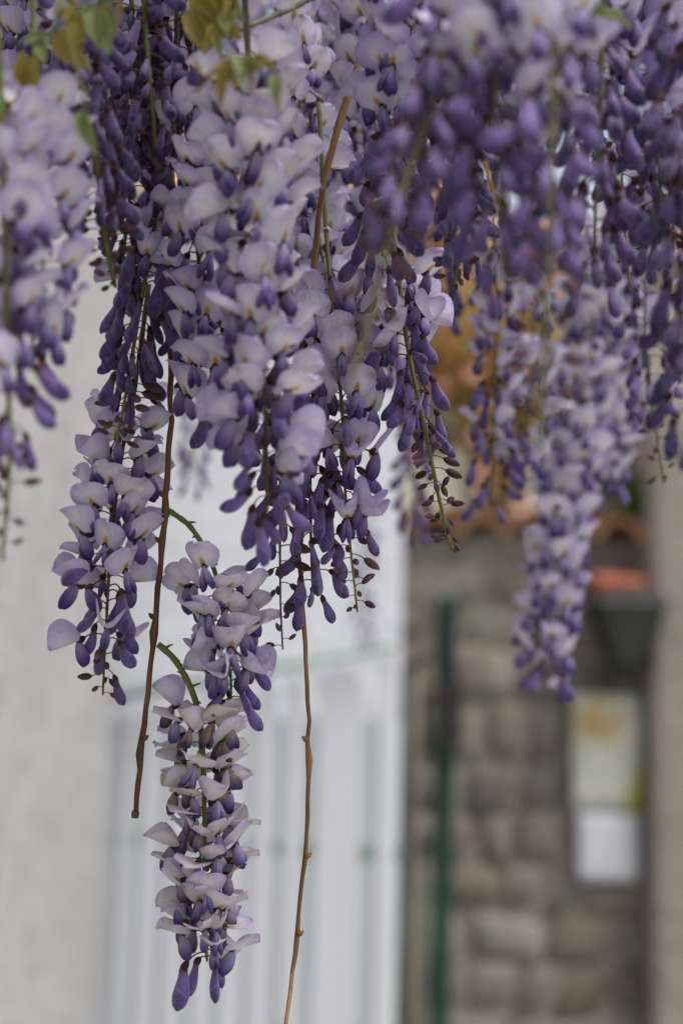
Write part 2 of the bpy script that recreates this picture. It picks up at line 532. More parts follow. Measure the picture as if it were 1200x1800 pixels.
GL, GR = PY(178, 1500, 3.50), PY(690, 1500, 3.28)
gate = empty('boarded_gate', (GL.x, GL.y, 0))
gdir = Vector((GR.x - GL.x, GR.y - GL.y, 0)); GW = gdir.length; gdir.normalize()
gate.rotation_euler = (0, 0, math.atan2(gdir.y, gdir.x))
ztop = PY(440, 1195, 3.4).z
RAKE = 0.135
mb = MB(); mb.box(0, GW, 0.0125, 0.045, 0.05, ztop - RAKE / 2 - 0.02)
put('backing_panel', mb.mesh('backing_panel', M['grey_green_paint'], False), gate)
edges = [(0.00, 0.030), (0.048, 0.078), (0.106, 0.150), (0.172, 0.222), (0.250, 0.296), (0.318, 0.366), (0.392, 0.436), (0.468, 0.505), (0.545, 0.645), (GW - 0.040, GW)]
sc_ = GW / 0.73
for i, (a, b) in enumerate(edges):
    if i < len(edges) - 1:
        a, b = a * sc_, b * sc_
    mb = MB()
    zt = ztop + RAKE * ((a + b) / 2 / GW - .5) - 0.004 * (i % 3)
    # board with softly rounded head
    prof = [(a, 0.04)] + [(a, zt - 0.02), (a + 0.25 * (b - a), zt - 0.004), (0.5 * (a + b), zt), (b - 0.25 * (b - a), zt - 0.004), (b, zt - 0.02)] + [(b, 0.04)]
    k = len(prof)
    for y in (0.0, 0.010):
        mb.v += [(x, y, z) for x, z in prof]
    mb.f = [tuple(range(k))[::-1], tuple(range(k, 2 * k))] + [(j, (j + 1) % k, k + (j + 1) % k, k + j) for j in range(k)]
    mb.m = [0] * len(mb.f); mb.pu = mb.pv = [0.0] * len(mb.v)
    put('board', mb.mesh('board', M['white_paint'], False), gate)
for zz, hh in ((PY(400, 1487, 3.4).z, 0.032), (0.35, 0.05)):
    mb = MB(); mb.box(0, GW, 0.0105, 0.056, zz - hh / 2, zz + hh / 2)
    put('rail', mb.mesh('rail', M['pale_green_paint'], False), gate)
mb = MB(); mb.tube([(-0.0, -0.02, ztop + 0.012 - RAKE / 2), (GW * 0.5, -0.02, ztop + 0.014), (GW, -0.02, ztop + 0.016 + RAKE / 2)], [0.011] * 3, 8)
put('top_rail', mb.mesh('top_rail', M['pale_green_paint']), gate)
tag(gate, 'white painted gate of upright boards with a thin pale green top rail', 'gate')

# stone wall with tiles on top
YS = 4.0
sx0, sx1 = PY(640, 1400, YS).x, XR - .003 + .0
sz1 = PY(900, 948, YS).z
swall = empty('stone_wall', (sx0, YS, 0))
mb = MB(); mb.box(0, sx1 - sx0, 0.006, 0.34, 0, sz1)
put('mortar_core', mb.mesh('mortar_core', M['mortar'], False), swall)
rs = random.Random(11)

def stone_mesh(w, h, d, r):
    mb = MB()
    nx, nz = 6, 6
    pts, us, vs = [], [], []
    sk = [r.uniform(-.02, .02) for _ in range(4)]
    for j in range(nz):
        for i in range(nx):
            u, v = (-1, -.9, -.3, .35, .9, 1)[i], (-1, -.86, -.3, .35, .86, 1)[j]
            rr = (abs(u) ** 4 + abs(v) ** 4) ** 0.25
            k = max(abs(u), abs(v)); k2 = k / max(rr, 1e-6) if rr > 0 else 1
            uu, vv = u * (0.5 + 0.5 * k2), v * (0.5 + 0.5 * k2)
            dep = -d * (1 - 0.45 * max(0, k - 0.55) / 0.45) - r.uniform(0, 0.008)
            if k > 0.99:
                dep = 0.03
            pts.append((uu * w / 2 + sk[0] * v, dep, vv * h / 2 + sk[1] * u)); us.append(0); vs.append(0)
    mb.grid(pts, nx, nz, us, vs)
    return mb.mesh('stone', M['stone'])

z = 0.0
row = 0
while z < sz1 - 0.02:
    h = rs.uniform(0.10, 0.19)
    if z + h > sz1 - 0.06:
        h = sz1 - z
    x = -rs.uniform(0, .1)
    while x < sx1 - sx0:
        w = rs.choice((rs.uniform(0.08, 0.16), rs.uniform(.16, .34)))
        if z > 0.7:                       # only what can be seen is set stone by stone
            hh = h * rs.uniform(.78, 1.12)
            o = put('stone', stone_mesh(w * rs.uniform(.9, 1.0) - 0.008, hh, rs.uniform(0.003, 0.016), rs), swall, (x + w / 2, 0.004, z + h / 2 + rs.uniform(-.02, .02)))
            o.rotation_euler = (0, rs.gauss(0, .05), 0)
        x += w
    z += h
if True:                                   # the courses below knee height, out of sight, in one piece
    mb = MB(); mb.box(0, sx1 - sx0, -0.006, 0.0055, 0, 0.70)
    put('base_course', mb.mesh('base_course', M['stone'], False), swall)
def tile_mesh():
    mb = MB()
    pts, us, vs = [], [], []
    for j in range(4):
        y = -0.07 + 0.48 * j / 3
        for i in range(9):
            a = math.pi * i / 8
            rad = 0.062 + 0.008 * (1 - j / 3)
            pts.append((math.cos(a) * rad, y, math.sin(a) * rad * 0.85)); us.append(0); vs.append(0)
    mb.grid(pts, 9, 4, us, vs)
    pts = [(p[0] * 0.84, p[1], p[2] * 0.84) for p in pts]
    mb.grid(pts, 9, 4, us, vs)
    for i in range(8):
        mb.f.append((i, i + 1, 36 + i + 1, 36 + i)); mb.m.append(0)
    return mb.mesh('cap_tile', M['terracotta'])
tme = tile_mesh()
x = 0.06
while x < sx1 - sx0 - 0.03:
    o = put('cap_tile', tme, swall, (x, rs.uniform(-.015, .01), sz1 + 0.002)); o.rotation_euler = (rs.uniform(-.03, .03), rs.uniform(-.05, .05), rs.uniform(-.04, .04))
    o2 = put('cap_tile', tme, swall, (x + .06, rs.uniform(.20, .24), sz1 + 0.062)); o2.rotation_euler = (rs.uniform(.04, .10), rs.uniform(-.05, .05), rs.uniform(-.04, .04))
    x += 0.128
mb = MB(); mb.box(0, sx1 - sx0, 0.06, 0.34, sz1 - 0.001, sz1 + 0.03)
mb.box(0, sx1 - sx0, 0.26, 0.5, sz1 + .031, sz1 + 0.075)
put('ridge_mortar', mb.mesh('ridge_mortar', M['mortar'], False), swall)
tag(swall, 'old grey brown stone wall of uneven blocks capped with terracotta tiles', 'wall')

# green iron side gate and post, black lock box
YP = 3.84
pp = PY(779, 1420, YP)
post = empty('iron_post', (pp.x, YP, 0))
ztp = PY(788, 1045, YP).z
mb = MB()
mb.tube([(0, 0, 0), (0, 0, ztp * .5), (0, 0, ztp - 0.03), (0, 0, ztp - 0.028), (0, 0, ztp - 0.008), (0, 0, ztp)], [.027, .027, .027, .031, .029, .009], 14)
put('shaft', mb.mesh('shaft', M['green_paint']), post)
zb0, zb1 = PY(790, 1310, YP).z, PY(790, 1195, YP).z
mb = MB(); mb.box(-0.018, 0.040, -0.066, -0.026, zb0, zb1)
o = put('lock_box', mb.mesh('lock_box', M['black_iron'], False), post); b = o.modifiers.new('edge', 'BEVEL'); b.width = .006; b.segments = 2
for zc in (zb0 + .02, zb1 - .02):
    mb = MB(); mb.tube([(0, 0, zc - .006), (0, 0, zc + .006)], [.0315, .0315], 14)
    put('collar', mb.mesh('collar', M['black_iron']), post)
tag(post, 'dark green iron post with a black lock box before the stone wall', 'post')

xg0 = PY(706, 1420, 3.9).x
sg = empty('iron_side_gate', (xg0, 3.9, 0))
wg = pp.x - xg0 - 0.03
mb = MB(); mb.tube([(0, 0, 0), (0, 0, PY(706, 1180, 3.9).z)], [.017, .017], 10)
put('stile', mb.mesh('stile', M['green_paint']), sg)
for py_ in (1165, 1492):
    zr = PY(740, py_, 3.9).z
    mb = MB(); mb.tube([(0.0, 0, zr - .02), (wg, 0, zr + .02)], [.011, .011], 8)
    put('rail', mb.mesh('rail', M['green_paint']), sg)
mb = MB(); mb.box(0.02, wg, 0.010, 0.016, 0.05, PY(740, 1500, 3.9).z)
put('lower_mesh_panel', mb.mesh('lower_mesh_panel', mat_simple('dull_green_mesh', (0.10, 0.115, 0.085), (0.15, 0.15, 0.11), 12)), sg)
mb = MB(); mb.tube([(wg * .42, -.004, 0.05), (wg * .42, -.004, PY(740, 1180, 3.9).z)], [.012, .012], 8)
put('bar', mb.mesh('bar', mat_simple('weathered_wood', (0.30, 0.255, 0.195), (0.38, 0.33, 0.26), 25, .8, (1, 1, .2), .3)), sg)
tag(sg, 'narrow green iron side gate between white house corner and green post', 'gate')

# notices on the wall
def sheet(name, mat, px0, py0, px1, py1, Y, label):
    a, b = PY(px0, py1, Y), PY(px1, py0, Y)
    w, h = b.x - a.x, b.z - a.z
    mb = MB()
    nx, nz = 7, 9
    pts, us, vs = [], [], []
    for j in range(nz):
        for i in range(nx):
            x, zz = w * i / (nx - 1), h * j / (nz - 1)
            pts.append((x, -0.004 * noise.noise(Vector((x * 9, px0, zz * 7))) - .002, zz)); us.append(0); vs.append(0)
    mb.grid(pts, nx, nz, us, vs)
    o = put(name, mb.mesh(name, mat), None, (a.x, Y, a.z))
    s = o.modifiers.new('paper', 'SOLIDIFY'); s.thickness = 0.003
    return tag(o, label, 'notice')
sheet('poster', M['poster'], 1004, 1222, 1126, 1425, YS - .036, 'pale poster with ochre picture and green edge fixed to the stone wall')
sheet('paper_notice', M['paper'], 1014, 1432, 1120, 1548, YS - .036, 'small plain white paper notice below the pale poster')

# wall lantern under a red tile ledge
YN = YS - 0.11
a, b = PY(1036, 1180, YN), PY(1166, 1046, YN)
lx, lw, lz0, lz1 = (a.x + b.x) / 2, (b.x - a.x), a.z, b.z
lan = empty('wall_lantern', (lx, YN, lz0))
H = lz1 - lz0
def frust(mb, w0, w1, z0, z1, mat=0):
    k = len(mb.v)
    for w, zz in ((w0, z0), (w1, z1)):
        for sx_, sy_ in ((-1, -1), (1, -1), (1, 1), (-1, 1)):
            mb.v.append((sx_ * w / 2, sy_ * w / 2, zz)); mb.pu.append(0); mb.pv.append(0)
    mb.f += [(k + i, k + (i + 1) % 4, k + 4 + (i + 1) % 4, k + 4 + i) for i in range(4)] + [(k + 3, k + 2, k + 1, k), (k + 4, k + 5, k + 6, k + 7)]
    mb.m += [mat] * 6
mb = MB(); frust(mb, lw, lw * .92, H * .84, H * .92); frust(mb, lw * .9, lw * .25, H * .921, H * 1.10)
put('hood', mb.mesh('hood', M['black_iron'], False), lan)
mb = MB(); frust(mb, lw * .30, lw * .42, 0, H * .10); mb.tube([(0, 0, -H * .12), (0, 0, -H * .05), (0, 0, 0)], [.004, .012, .006], 8)
put('base', mb.mesh('base', M['black_iron'], False), lan)
for sx_ in (-1, 1):
    for sy_ in (-1, 1):
        mb = MB(); mb.tube([(sx_ * lw * .2, sy_ * lw * .2, H * .1), (sx_ * lw * .42, sy_ * lw * .42, H * .84)], [.006, .006], 6)
        put('corner_bar', mb.mesh('corner_bar', M['black_iron']), lan)
for q in range(4):
    mb = MB()
    R_ = Matrix.Rotation(q * math.pi / 2, 3, 'Z')
    for x_, y_, z_ in ((-.185, -.19, .11), (.185, -.19, .11), (.40, -.405, .83), (-.40, -.405, .83)):
        mb.v.append(tuple(R_ @ Vector((x_ * lw, y_ * lw, z_ * H)))); mb.pu.append(0); mb.pv.append(0)
    mb.f.append((0, 1, 2, 3)); mb.m.append(0)
    o = put('pane', mb.mesh('pane', M['glass'], False), lan)
    s = o.modifiers.new('glass', 'SOLIDIFY'); s.thickness = .002
mb = MB(); mb.tube([(0, 0, H * .1), (0, 0, H * .45), (0, 0, H * .5), (0, 0, H * .62)], [.010, .010, .016, .004], 10)
put('lamp_holder', mb.mesh('lamp_holder', M['paper']), lan)
mb = MB(); mb.tube([(0, 0, H * 1.09), (0, .02, H * 1.2), (0, .07, H * 1.2), (0, .125, H * 1.08)], [.007] * 4, 8)
put('bracket', mb.mesh('bracket', M['black_iron']), lan)
tag(lan, 'black iron wall lantern with glass panes under a red tile ledge', 'lantern')
a, b = PY(1048, 1042, YS - .12), PY(1134, 1014, YS - .12)
mb = MB(); w_, h_ = b.x - a.x, b.z - a.z
mb.box(0, w_, 0, .15, 0, h_ * .75)
o = put('tile_ledge', mb.mesh('tile_ledge', M['red_tile'], False), None, (a.x, YS - .13, a.z)); o.rotation_euler = (math.radians(14), 0, 0)
bb = o.modifiers.new('edge', 'BEVEL'); bb.width = .008; bb.segments = 3
tag(o, 'small red clay tile ledge set in the stone wall above the lantern', 'ledge')

# garden behind the stone wall
def leaf_cloud(mb, c, rx, ry, rz, n, size, r, mat=0):
    for _ in range(n):
        while True:
            q = Vector((r.uniform(-1, 1), r.uniform(-1, 1), r.uniform(-1, 1)))
            if q.length < 1 and q.length > r.random() * .8:
                break
        p = c + Vector((q.x * rx, q.y * ry, q.z * rz))
        s = size * r.uniform(.6, 1.3)
        R_ = Matrix.Rotation(r.uniform(0, 6.28), 3, 'Z') @ Matrix.Rotation(r.uniform(-1.3, .6), 3, 'X')
        k = len(mb.v)
        for (x_, y_, z_), pu_ in (((0, 0, 0), 0), ((-.26, .45, .06), -1), ((0, .5, -.03), 0), ((.26, .45, .06), 1), ((0, 1, -.12), 0)):
            mb.v.append(tuple(p + R_ @ Vector((x_ * s, y_ * s, z_ * s)))); mb.pu.append(pu_); mb.pv.append(y_)
        mb.f += [(k, k + 2, k + 1), (k, k + 3, k + 2), (k + 1, k + 2, k + 4), (k + 2, k + 3, k + 4)]
        mb.m += [mat] * 4

def shrub(name, mat, px, py, Y, rpx, rpz, n, size, label, cat, seed, zbase=0.0):
    r = random.Random(seed)
    c = PY(px, py, Y)
    root = empty(name, (c.x, Y, zbase))
    mb = MB()
    base = Vector((0, 0, 0)); cc = Vector((0, 0, c.z - zbase))
    mb.tube([base, cc * .4 + Vector((.03, 0, 0)), cc * .8], [.03, .022, .012] if zbase == 0 else [.006, .005, .003], 7)
    rx, rz = rpx / FPX * Y, rpz / FPX * Y
    for _ in range(9):
        e = cc + Vector((r.uniform(-.8, .8) * rx, r.uniform(-.6, .6) * rx, r.uniform(-.6, .8) * rz))
        s = cc * r.uniform(.45, .75)
        mb.tube([s, s.lerp(e, .5) + Vector((0, 0, .03)), e], [.011, .007, .003] if zbase == 0 else [.003, .002, .0015], 5)
    put('trunk', mb.mesh('trunk', M['bark_dark']), root)
    mb = MB()
    for _ in range(7):
        q = cc + Vector((r.uniform(-.6, .6) * rx, r.uniform(-.5, .5) * rx, r.uniform(-.6, .6) * rz))
        leaf_cloud(mb, q, rx * .5, rx * .45, rz * .45, n // 7, size, r)
    put('crown', mb.mesh('crown', mat), root)
    tag(root, label, cat)
    return root, cc, rx, rz, r
root, cc, rx, rz, r = shrub('amber_shrub', M['shrub_leaf'], 850, 620, 5.4, 150, 290, 2600, .07, 'amber leaved shrub with salmon blossoms growing behind the stone wall', 'shrub', 5)
for _ in range(26):
    q = cc + Vector((r.uniform(-.9, .9) * rx, -rx * r.uniform(.3, .9), r.uniform(-1.0, .5) * rz))
    mb = MB()
    for k in range(5):
        R_ = Matrix.Rotation(k * 1.2566, 3, 'Y')
        b0 = len(mb.v)
        for x_, y_, z_ in ((0, 0, 0), (-.010, -.004, .018), (0, -.008, .026), (.010, -.004, .018)):
            mb.v.append(tuple(R_ @ Vector((x_, y_, z_)) * 1.5)); mb.pu.append(0); mb.pv.append(0)
        mb.f.append((b0, b0 + 1, b0 + 2, b0 + 3)); mb.m.append(0)
    put('blossom', mb.mesh('blossom', M['salmon']), root, q)
shrub('wall_plant', M['plant_leaf'], 1125, 880, 4.05, 48, 66, 420, .055, 'fresh green plant rooted on top of the stone wall by the rendered corner', 'plant', 7, sz1 + .02)
shrub('wall_plant', M['plant_leaf'], 1100, 806, 4.2, 60, 60, 420, .055, 'dark green plant rising behind cap tiles of the stone wall', 'plant', 8, sz1 + .02)

ch0 = PY(660, 900, 8.0).x
ch = empty('cream_house', (ch0, 8.0, 0))
box_obj('wall', M['cream_wall'], ch0, ch0 + 6.0, 8.0, 12.0, 0, 4.3, ch, 0.01)
for k in range(3):
    xw = ch0 + .9 + 1.7 * k
    wdw = box_obj('window', M['white_paint'], xw, xw + .9, 7.985, 8.05, 2.2, 3.5, ch)
    p_ = put('pane', MBm.mesh('pane', M['glass'], False) if False else (lambda m_: (m_.box(-.38, .38, -.04, -.036, -.58, .58), m_.mesh('pane', M['glass'], False))[1])(MB()), wdw)
mb = MB()
mb.v = [(-.2, -.3, 4.3), (6.2, -.3, 4.3), (6.2, 4.3, 4.3), (-.2, 4.3, 4.3), (-.2, 2, 5.3), (6.2, 2, 5.3)]
mb.f = [(0, 1, 5, 4), (2, 3, 4, 5), (1, 2, 5), (3, 0, 4), (3, 2, 1, 0)]
mb.m = [0] * 5; mb.pu = [0] * 6; mb.pv = [0] * 6
put('roof', mb.mesh('roof', M['terracotta'], False), ch)
tag(ch, 'cream coloured house standing farther back beyond the stone wall', 'house')

# ------------------------------------------------------------------ wisteria: flower kit (metres)
mm = 0.001
KIT = {}

def banner_geo(mb, k1, k3, ph, L=17.8, W=12.4, mat=0, xf=None):
    nu, nv = 13, 10
    pts, us, vs = [], [], []
    for j in range(nv):
        v = 0.5 - 0.5 * math.cos(math.pi * j / (nv - 1))
        v = 0.25 * (j / (nv - 1)) + 0.75 * v
        f = math.sqrt(max(0.0004, 1 - ((v - 0.47) / 0.531) ** 2))
        for i in range(nu):
            u = i / (nu - 1) * 2 - 1
            b = u * W * f
            a = L * (v - 0.03 * v * math.exp(-(u / .22) ** 2)) - 0.17 * L * abs(u) ** 1.6 * (1 - v)
            c = -k1 * W * (abs(b) / W) ** 1.7 - 0.7 * math.exp(-(u / .11) ** 2) * (1 - .6 * v) - k3 * L * v ** 2.4
            c += 1.2 * math.sin(3.1 * u + ph) * v * v + 0.9 * math.sin(8 * u + 2.1 * ph) * v ** 3 * abs(u) + .5 * math.sin(11 * v + ph) * u * u
            c += 1.6 * math.sin(ph) * u * v
            b *= (1 - 0.25 * k1 * abs(u))
            pts.append((a * mm, b * mm, -c * mm)); us.append(u); vs.append(v)
    mb.grid(pts, nu, nv, us, vs, mat, False, xf)

def wings_geo(mb, lean, spread, L=14.5, mat=0, xf=None):
    for s in (-1, 1):
        n = 9
        x = z = 0.0
        cen, rad = [], []
        for i in range(n):
            t = i / (n - 1)
            ang = math.radians(-lean - 18 * math.sin(math.pi * t) + 26 * t * t)
            prof = (0.34 + 0.66 * math.sin(min(1, t / .62) * math.pi / 2)) * math.sqrt(max(0.01, 1 - max(0, (t - .55) / .46) ** 2.2))
            rad.append(prof * 3.6 * mm)
            cen.append(Vector((x, s * (0.95 * prof + spread * t * t * 3), z)) * mm)
            x += L / (n - 1) * math.cos(ang); z += L / (n - 1) * math.sin(ang)
        mb.tube(cen, rad, 8, mat, xf, (0.50, 1.0), (0, 1, 0))

def bud_geo(mb, droop, curl, L=19.0, R=3.6, mat=0, xf=None, ry=0.66):
    n = 11
    x = z = 0.0
    cen, rad = [], []
    for i in range(n):
        t = i / (n - 1)
        ang = math.radians(-droop + curl * (t - .25))
        prof = (0.50 + 0.50 * (3 * min(1, t / .68) ** 2 - 2 * min(1, t / .68) ** 3)) * math.sqrt(max(0.006, 1 - max(0, (t - .62) / .385) ** 2))
        rad.append(prof * R * mm)
        cen.append(Vector((x, 0, z)) * mm)
        x += L / (n - 1) * math.cos(ang); z += L / (n - 1) * math.sin(ang)
    mb.tube(cen, rad, 10, mat, xf, (ry, 1.0), (0, 1, 0))

def pedicel_geo(mb, L, sag, rise, mat=0, xf=None, r=.42):
    pts = [Vector((L * t, 0, rise * math.sin(math.pi * t * .8) - sag * t * t)) * mm for t in (0, .25, .5, .75, 1)]
    mb.tube(pts, [r * 1.35 * mm, r * mm, r * mm, r * mm, r * 1.3 * mm], 5, mat, xf)
    return pts[-1]

def calyx_geo(mb, at, ang, L=4.6, R=2.35, mat=0):
    d = Vector((math.cos(ang), 0, math.sin(ang)))
    pts = [at + d * (L * mm * t) for t in (-.12, .05, .35, .75, 1.0)]
    mb.tube(pts, [.5 * mm, 1.35 * mm, R * .92 * mm, R * mm, R * .80 * mm], 8, mat, None, (0.9, 1.0), (0, 1, 0))
    return at + d * (L * mm * .82)

# seats: pedicel + calyx; petals are set at the seat's mouth
rk = random.Random(3)
KIT['banner'] = []
for k1, k3, ph in ((.30, .10, .2), (.42, .16, 1.3), (.24, .06, 2.4), (.58, .12, 3.5), (.36, .22, 4.4), (.80, .10, 5.4), (.48, .02, .9), (1.15, .16, 2.0)):
    mb = MB(); banner_geo(mb, k1, k3, ph)
    KIT['banner'].append(mb.mesh('banner', M['banner']))
KIT['wings'] = []
for lean, sp in ((76, .2), (86, .5), (94, .1), (68, .8), (82, 1.1)):
    mb = MB(); wings_geo(mb, lean, sp)
    KIT['wings'].append(mb.mesh('wings', M['wing']))
KIT['seat'] = []
for L, sag, rise in ((11, 2, 2.0), (13, 3.5, 1.0), (12, 0, 2.5), (14.5, 3, 3.0)):
    mb = MB(); e = pedicel_geo(mb, L, sag, rise, 0)
    mouth = calyx_geo(mb, e, -.35, mat=1)
    KIT['seat'].append((mb.mesh('flower', [M['pedicel'], M['calyx']]), mouth))
KIT['closed'] = []
for droop, curl, L, R in ((70, 30, 19, 4.3), (60, 45, 18, 4.1), (80, 20, 20, 4.4), (66, 10, 17, 3.5), (52, -25, 18, 4.0), (76, 52, 17.5, 4.4)):
    mb = MB(); bud_geo(mb, droop, curl, L, R)
    KIT['closed'].append(mb.mesh('closed_petals', M['bud']))
KIT['cseat'] = []
for L, sag, rise, an in ((9, 2, 1.5, -.9), (11, 3, 1.5, -.8), (8, 1, 1.8, -1.0), (12, 2, 2.5, -.7)):
    mb = MB(); e = pedicel_geo(mb, L, sag, rise, 0)
    mouth = calyx_geo(mb, e, an, 5.0, 2.3, 1)
    KIT['cseat'].append((mb.mesh('closed_flower', [M['pedicel'], M['calyx']]), mouth))
KIT['small'] = []
for L, an, bl, br in ((6, -.5, 7.0, 1.9), (7.5, .1, 8.5, 2.1), (4.5, -.9, 5.5, 1.7), (8, -.3, 10, 2.4), (6.5, .5, 7.5, 1.8)):
    mb = MB(); e = pedicel_geo(mb, L, 1, .8, 0, None, .32)
    d = Vector((math.cos(an), 0, math.sin(an)))
    ts = (-.05, .05, .2, .45, .7, .9, 1.0)
    mb.tube([e + d * (bl * mm * t) for t in ts], [br * mm * q for q in (.2, .6, .9, 1.0, .85, .45, .08)], 8, 1, None, (.85, 1.0), (0, 1, 0))
    KIT['small'].append(mb.mesh('bud', [M['pedicel'], M['small_bud']]))
# one-piece versions for racemes well out of focus
KIT['open1'], KIT['closed1'] = [], []
for k in range(10):
    mb = MB()
    e = pedicel_geo(mb, rk.uniform(10, 14), rk.uniform(0, 3), 2, 0)
    mouth = calyx_geo(mb, e, -.35, mat=1)
    th = math.radians(rk.uniform(22, 62))
    X = Matrix.Translation(mouth) @ Matrix.Rotation(rk.uniform(-.3, .3), 4, 'X') @ Matrix.Rotation(-th, 4, 'Y')
    banner_geo(mb, rk.uniform(.25, .7), rk.uniform(.02, .2), rk.uniform(0, 6), mat=2, xf=X)
    wings_geo(mb, rk.uniform(68, 92), rk.uniform(.1, .9), mat=3, xf=Matrix.Translation(mouth))
    KIT['open1'].append(mb.mesh('flower', [M['pedicel'], M['calyx'], M['banner'], M['wing']]))
    mb = MB()
    e = pedicel_geo(mb, rk.uniform(8, 12), rk.uniform(1, 3), 1.5, 0)
    mouth = calyx_geo(mb, e, -.9, 5.0, 2.3, 1)
    bud_geo(mb, rk.uniform(52, 80), rk.uniform(-10, 45), rk.uniform(17, 20), 4.3, 2, Matrix.Translation(mouth))
    KIT['closed1'].append(mb.mesh('closed_flower', [M['pedicel'], M['calyx'], M['bud']]))

GROUP = 'wisteria racemes hanging from the vine'
UP = Vector((0, 0, 1))

def raceme(label, pts, start, n, open_to, closed_to, violet=0.4, age=0.0, hue=0.3, tilt=(35, 60), size=1.0, stem='rachis_green',
           detail=True, seed=1, rad=(1.5, .7), stubs=0, face=None, group=GROUP, gap=None, mixed=0.12, wild=1.0):
    r = random.Random(seed * 7919 + 13)
    if detail:
        size *= .93; n = int(n * 1.12)
    W = [P(*p) for p in pts]
    path, LEN = spline(W, 40)
    top = path[0].copy()
    root = empty('wisteria_raceme', top)
    tag(root, label, 'flower cluster', group)
    mb = MB()
    mb.tube([p - top for p in path], [mm * (rad[0] + (rad[1] - rad[0]) * (k / 39) ** 1.3) * (1 + .10 * math.sin(k * 2.7)) for k in range(40)], 8)
    for k in range(stubs):
        t = (k + .5) / stubs * start * 1.0
        i = min(38, int(t * 39)); p = path[i].lerp(path[i + 1], t * 39 - i) - top
        a = r.uniform(0, 6.28)
        o_ = Vector((math.cos(a), math.sin(a) * .6, r.uniform(-.2, .6)))
        ln = r.uniform(3.0, 6.0) * mm
        mb.tube([p, p + o_ * ln * .6, p + o_ * ln + Vector((0, 0, -.3 * mm))], [1.1 * mm, .75 * mm, .25 * mm], 6)
    put('rachis', mb.mesh('rachis', M[stem]), root)
    phi = r.uniform(0, 6.28)
    for k in range(n):
        s = (k + .5) / n
        # flowers crowd near the tip
        s = s ** 0.93
        t = start + (1 - start) * s
        i = min(38, int(t * 39)); p = path[i].lerp(path[i + 1], t * 39 - i) - top
        phi += 2.39996 + r.uniform(-.35, .35)
        O = Vector((math.cos(phi), math.sin(phi), 0))
        Yv = UP.cross(O)
        Rm = Matrix((O, Yv, UP)).transposed().to_4x4()
        jit = Matrix.Rotation(r.gauss(0, .18 * wild), 4, 'X') @ Matrix.Rotation(r.gauss(0, .20 * wild), 4, 'Y') @ Matrix.Rotation(r.gauss(0, .22 * wild), 4, 'Z')
        tt = t + r.gauss(0, .02)
        tw = max(0.0, min(1.0, violet + .30 * (s - .5) + r.gauss(0, .08)))
        ag = max(0.0, min(1.0, age * (1.3 - .9 * s) + r.gauss(0, .08) * (age > 0)))
        hu = max(0.0, min(1.0, hue + r.gauss(0, .15)))
        col = (tw, ag, hu, 1.0)
        sz = size * r.uniform(.88, 1.08)
        kind = 'open' if tt < open_to else ('closed' if tt < closed_to else 'small')
        if kind == 'open' and r.random() < mixed:
            kind = 'closed'
        half = kind == 'closed' and t < open_to + .16 and r.random() < .4
        if half:
            kind = 'open'
        base = Matrix.Translation(p) @ Rm @ jit
        if kind == 'small':
            sz *= .75 + .5 * max(0, (1 - t) / max(.01, 1 - closed_to))
            o = put('flower_bud', r.choice(KIT['small']), root)
            o.matrix_basis = base @ Matrix.Scale(sz, 4); o.color = col
            continue
        if kind == 'closed' and closed_to > open_to:
            q = max(0, min(1, (t - open_to) / (closed_to - open_to + .001)))
            sz *= 1.06 - .28 * q ** 2
        if not detail:
            o = put('flower' if kind == 'open' else 'closed_flower', r.choice(KIT['open1' if kind == 'open' else 'closed1']), root)
            o.matrix_basis = base @ Matrix.Scale(sz, 4); o.color = col
            continue
        if kind == 'open':
            me, mouth = r.choice(KIT['seat'])
            o = put('flower', me, root); o.matrix_basis = base @ Matrix.Scale(sz, 4); o.color = col
            b = put('banner', KIT['banner'][7] if half else r.choice(KIT['banner'] if wild > 1 else KIT['banner'][:7]), o)
            th = math.radians(r.uniform(-25, 10) if half else r.uniform(*tilt))
            b.matrix_basis = (Matrix.Translation(mouth) @ Matrix.Rotation(r.gauss(0, .15), 4, 'Z') @ Matrix.Rotation(-th, 4, 'Y')
                              @ Matrix.Rotation(r.gauss(0, .22), 4, 'X'))
            b.color = col
            w = put('wings', r.choice(KIT['wings']), o)
            w.matrix_basis = Matrix.Translation(mouth) @ Matrix.Rotation(r.gauss(0, .18), 4, 'Z') @ Matrix.Rotation(r.gauss(.05, .2), 4, 'Y') @ Matrix.Scale(r.uniform(.9, 1.18), 4)
            w.color = col
        else:
            me, mouth = r.choice(KIT['cseat'])
            o = put('closed_flower', me, root); o.matrix_basis = base @ Matrix.Scale(sz, 4); o.color = col
            b = put('closed_petals', r.choice(KIT['closed']), o)
            b.matrix_basis = (Matrix.Translation(mouth) @ Matrix.Rotation(r.gauss(0, .22), 4, 'Z') @ Matrix.Rotation(r.gauss(0, .2), 4, 'Y')
                              @ Matrix.Diagonal((r.uniform(.92, 1.22), r.uniform(.8, 1.3), r.uniform(.92, 1.18), 1)))
            b.color = col
    return root

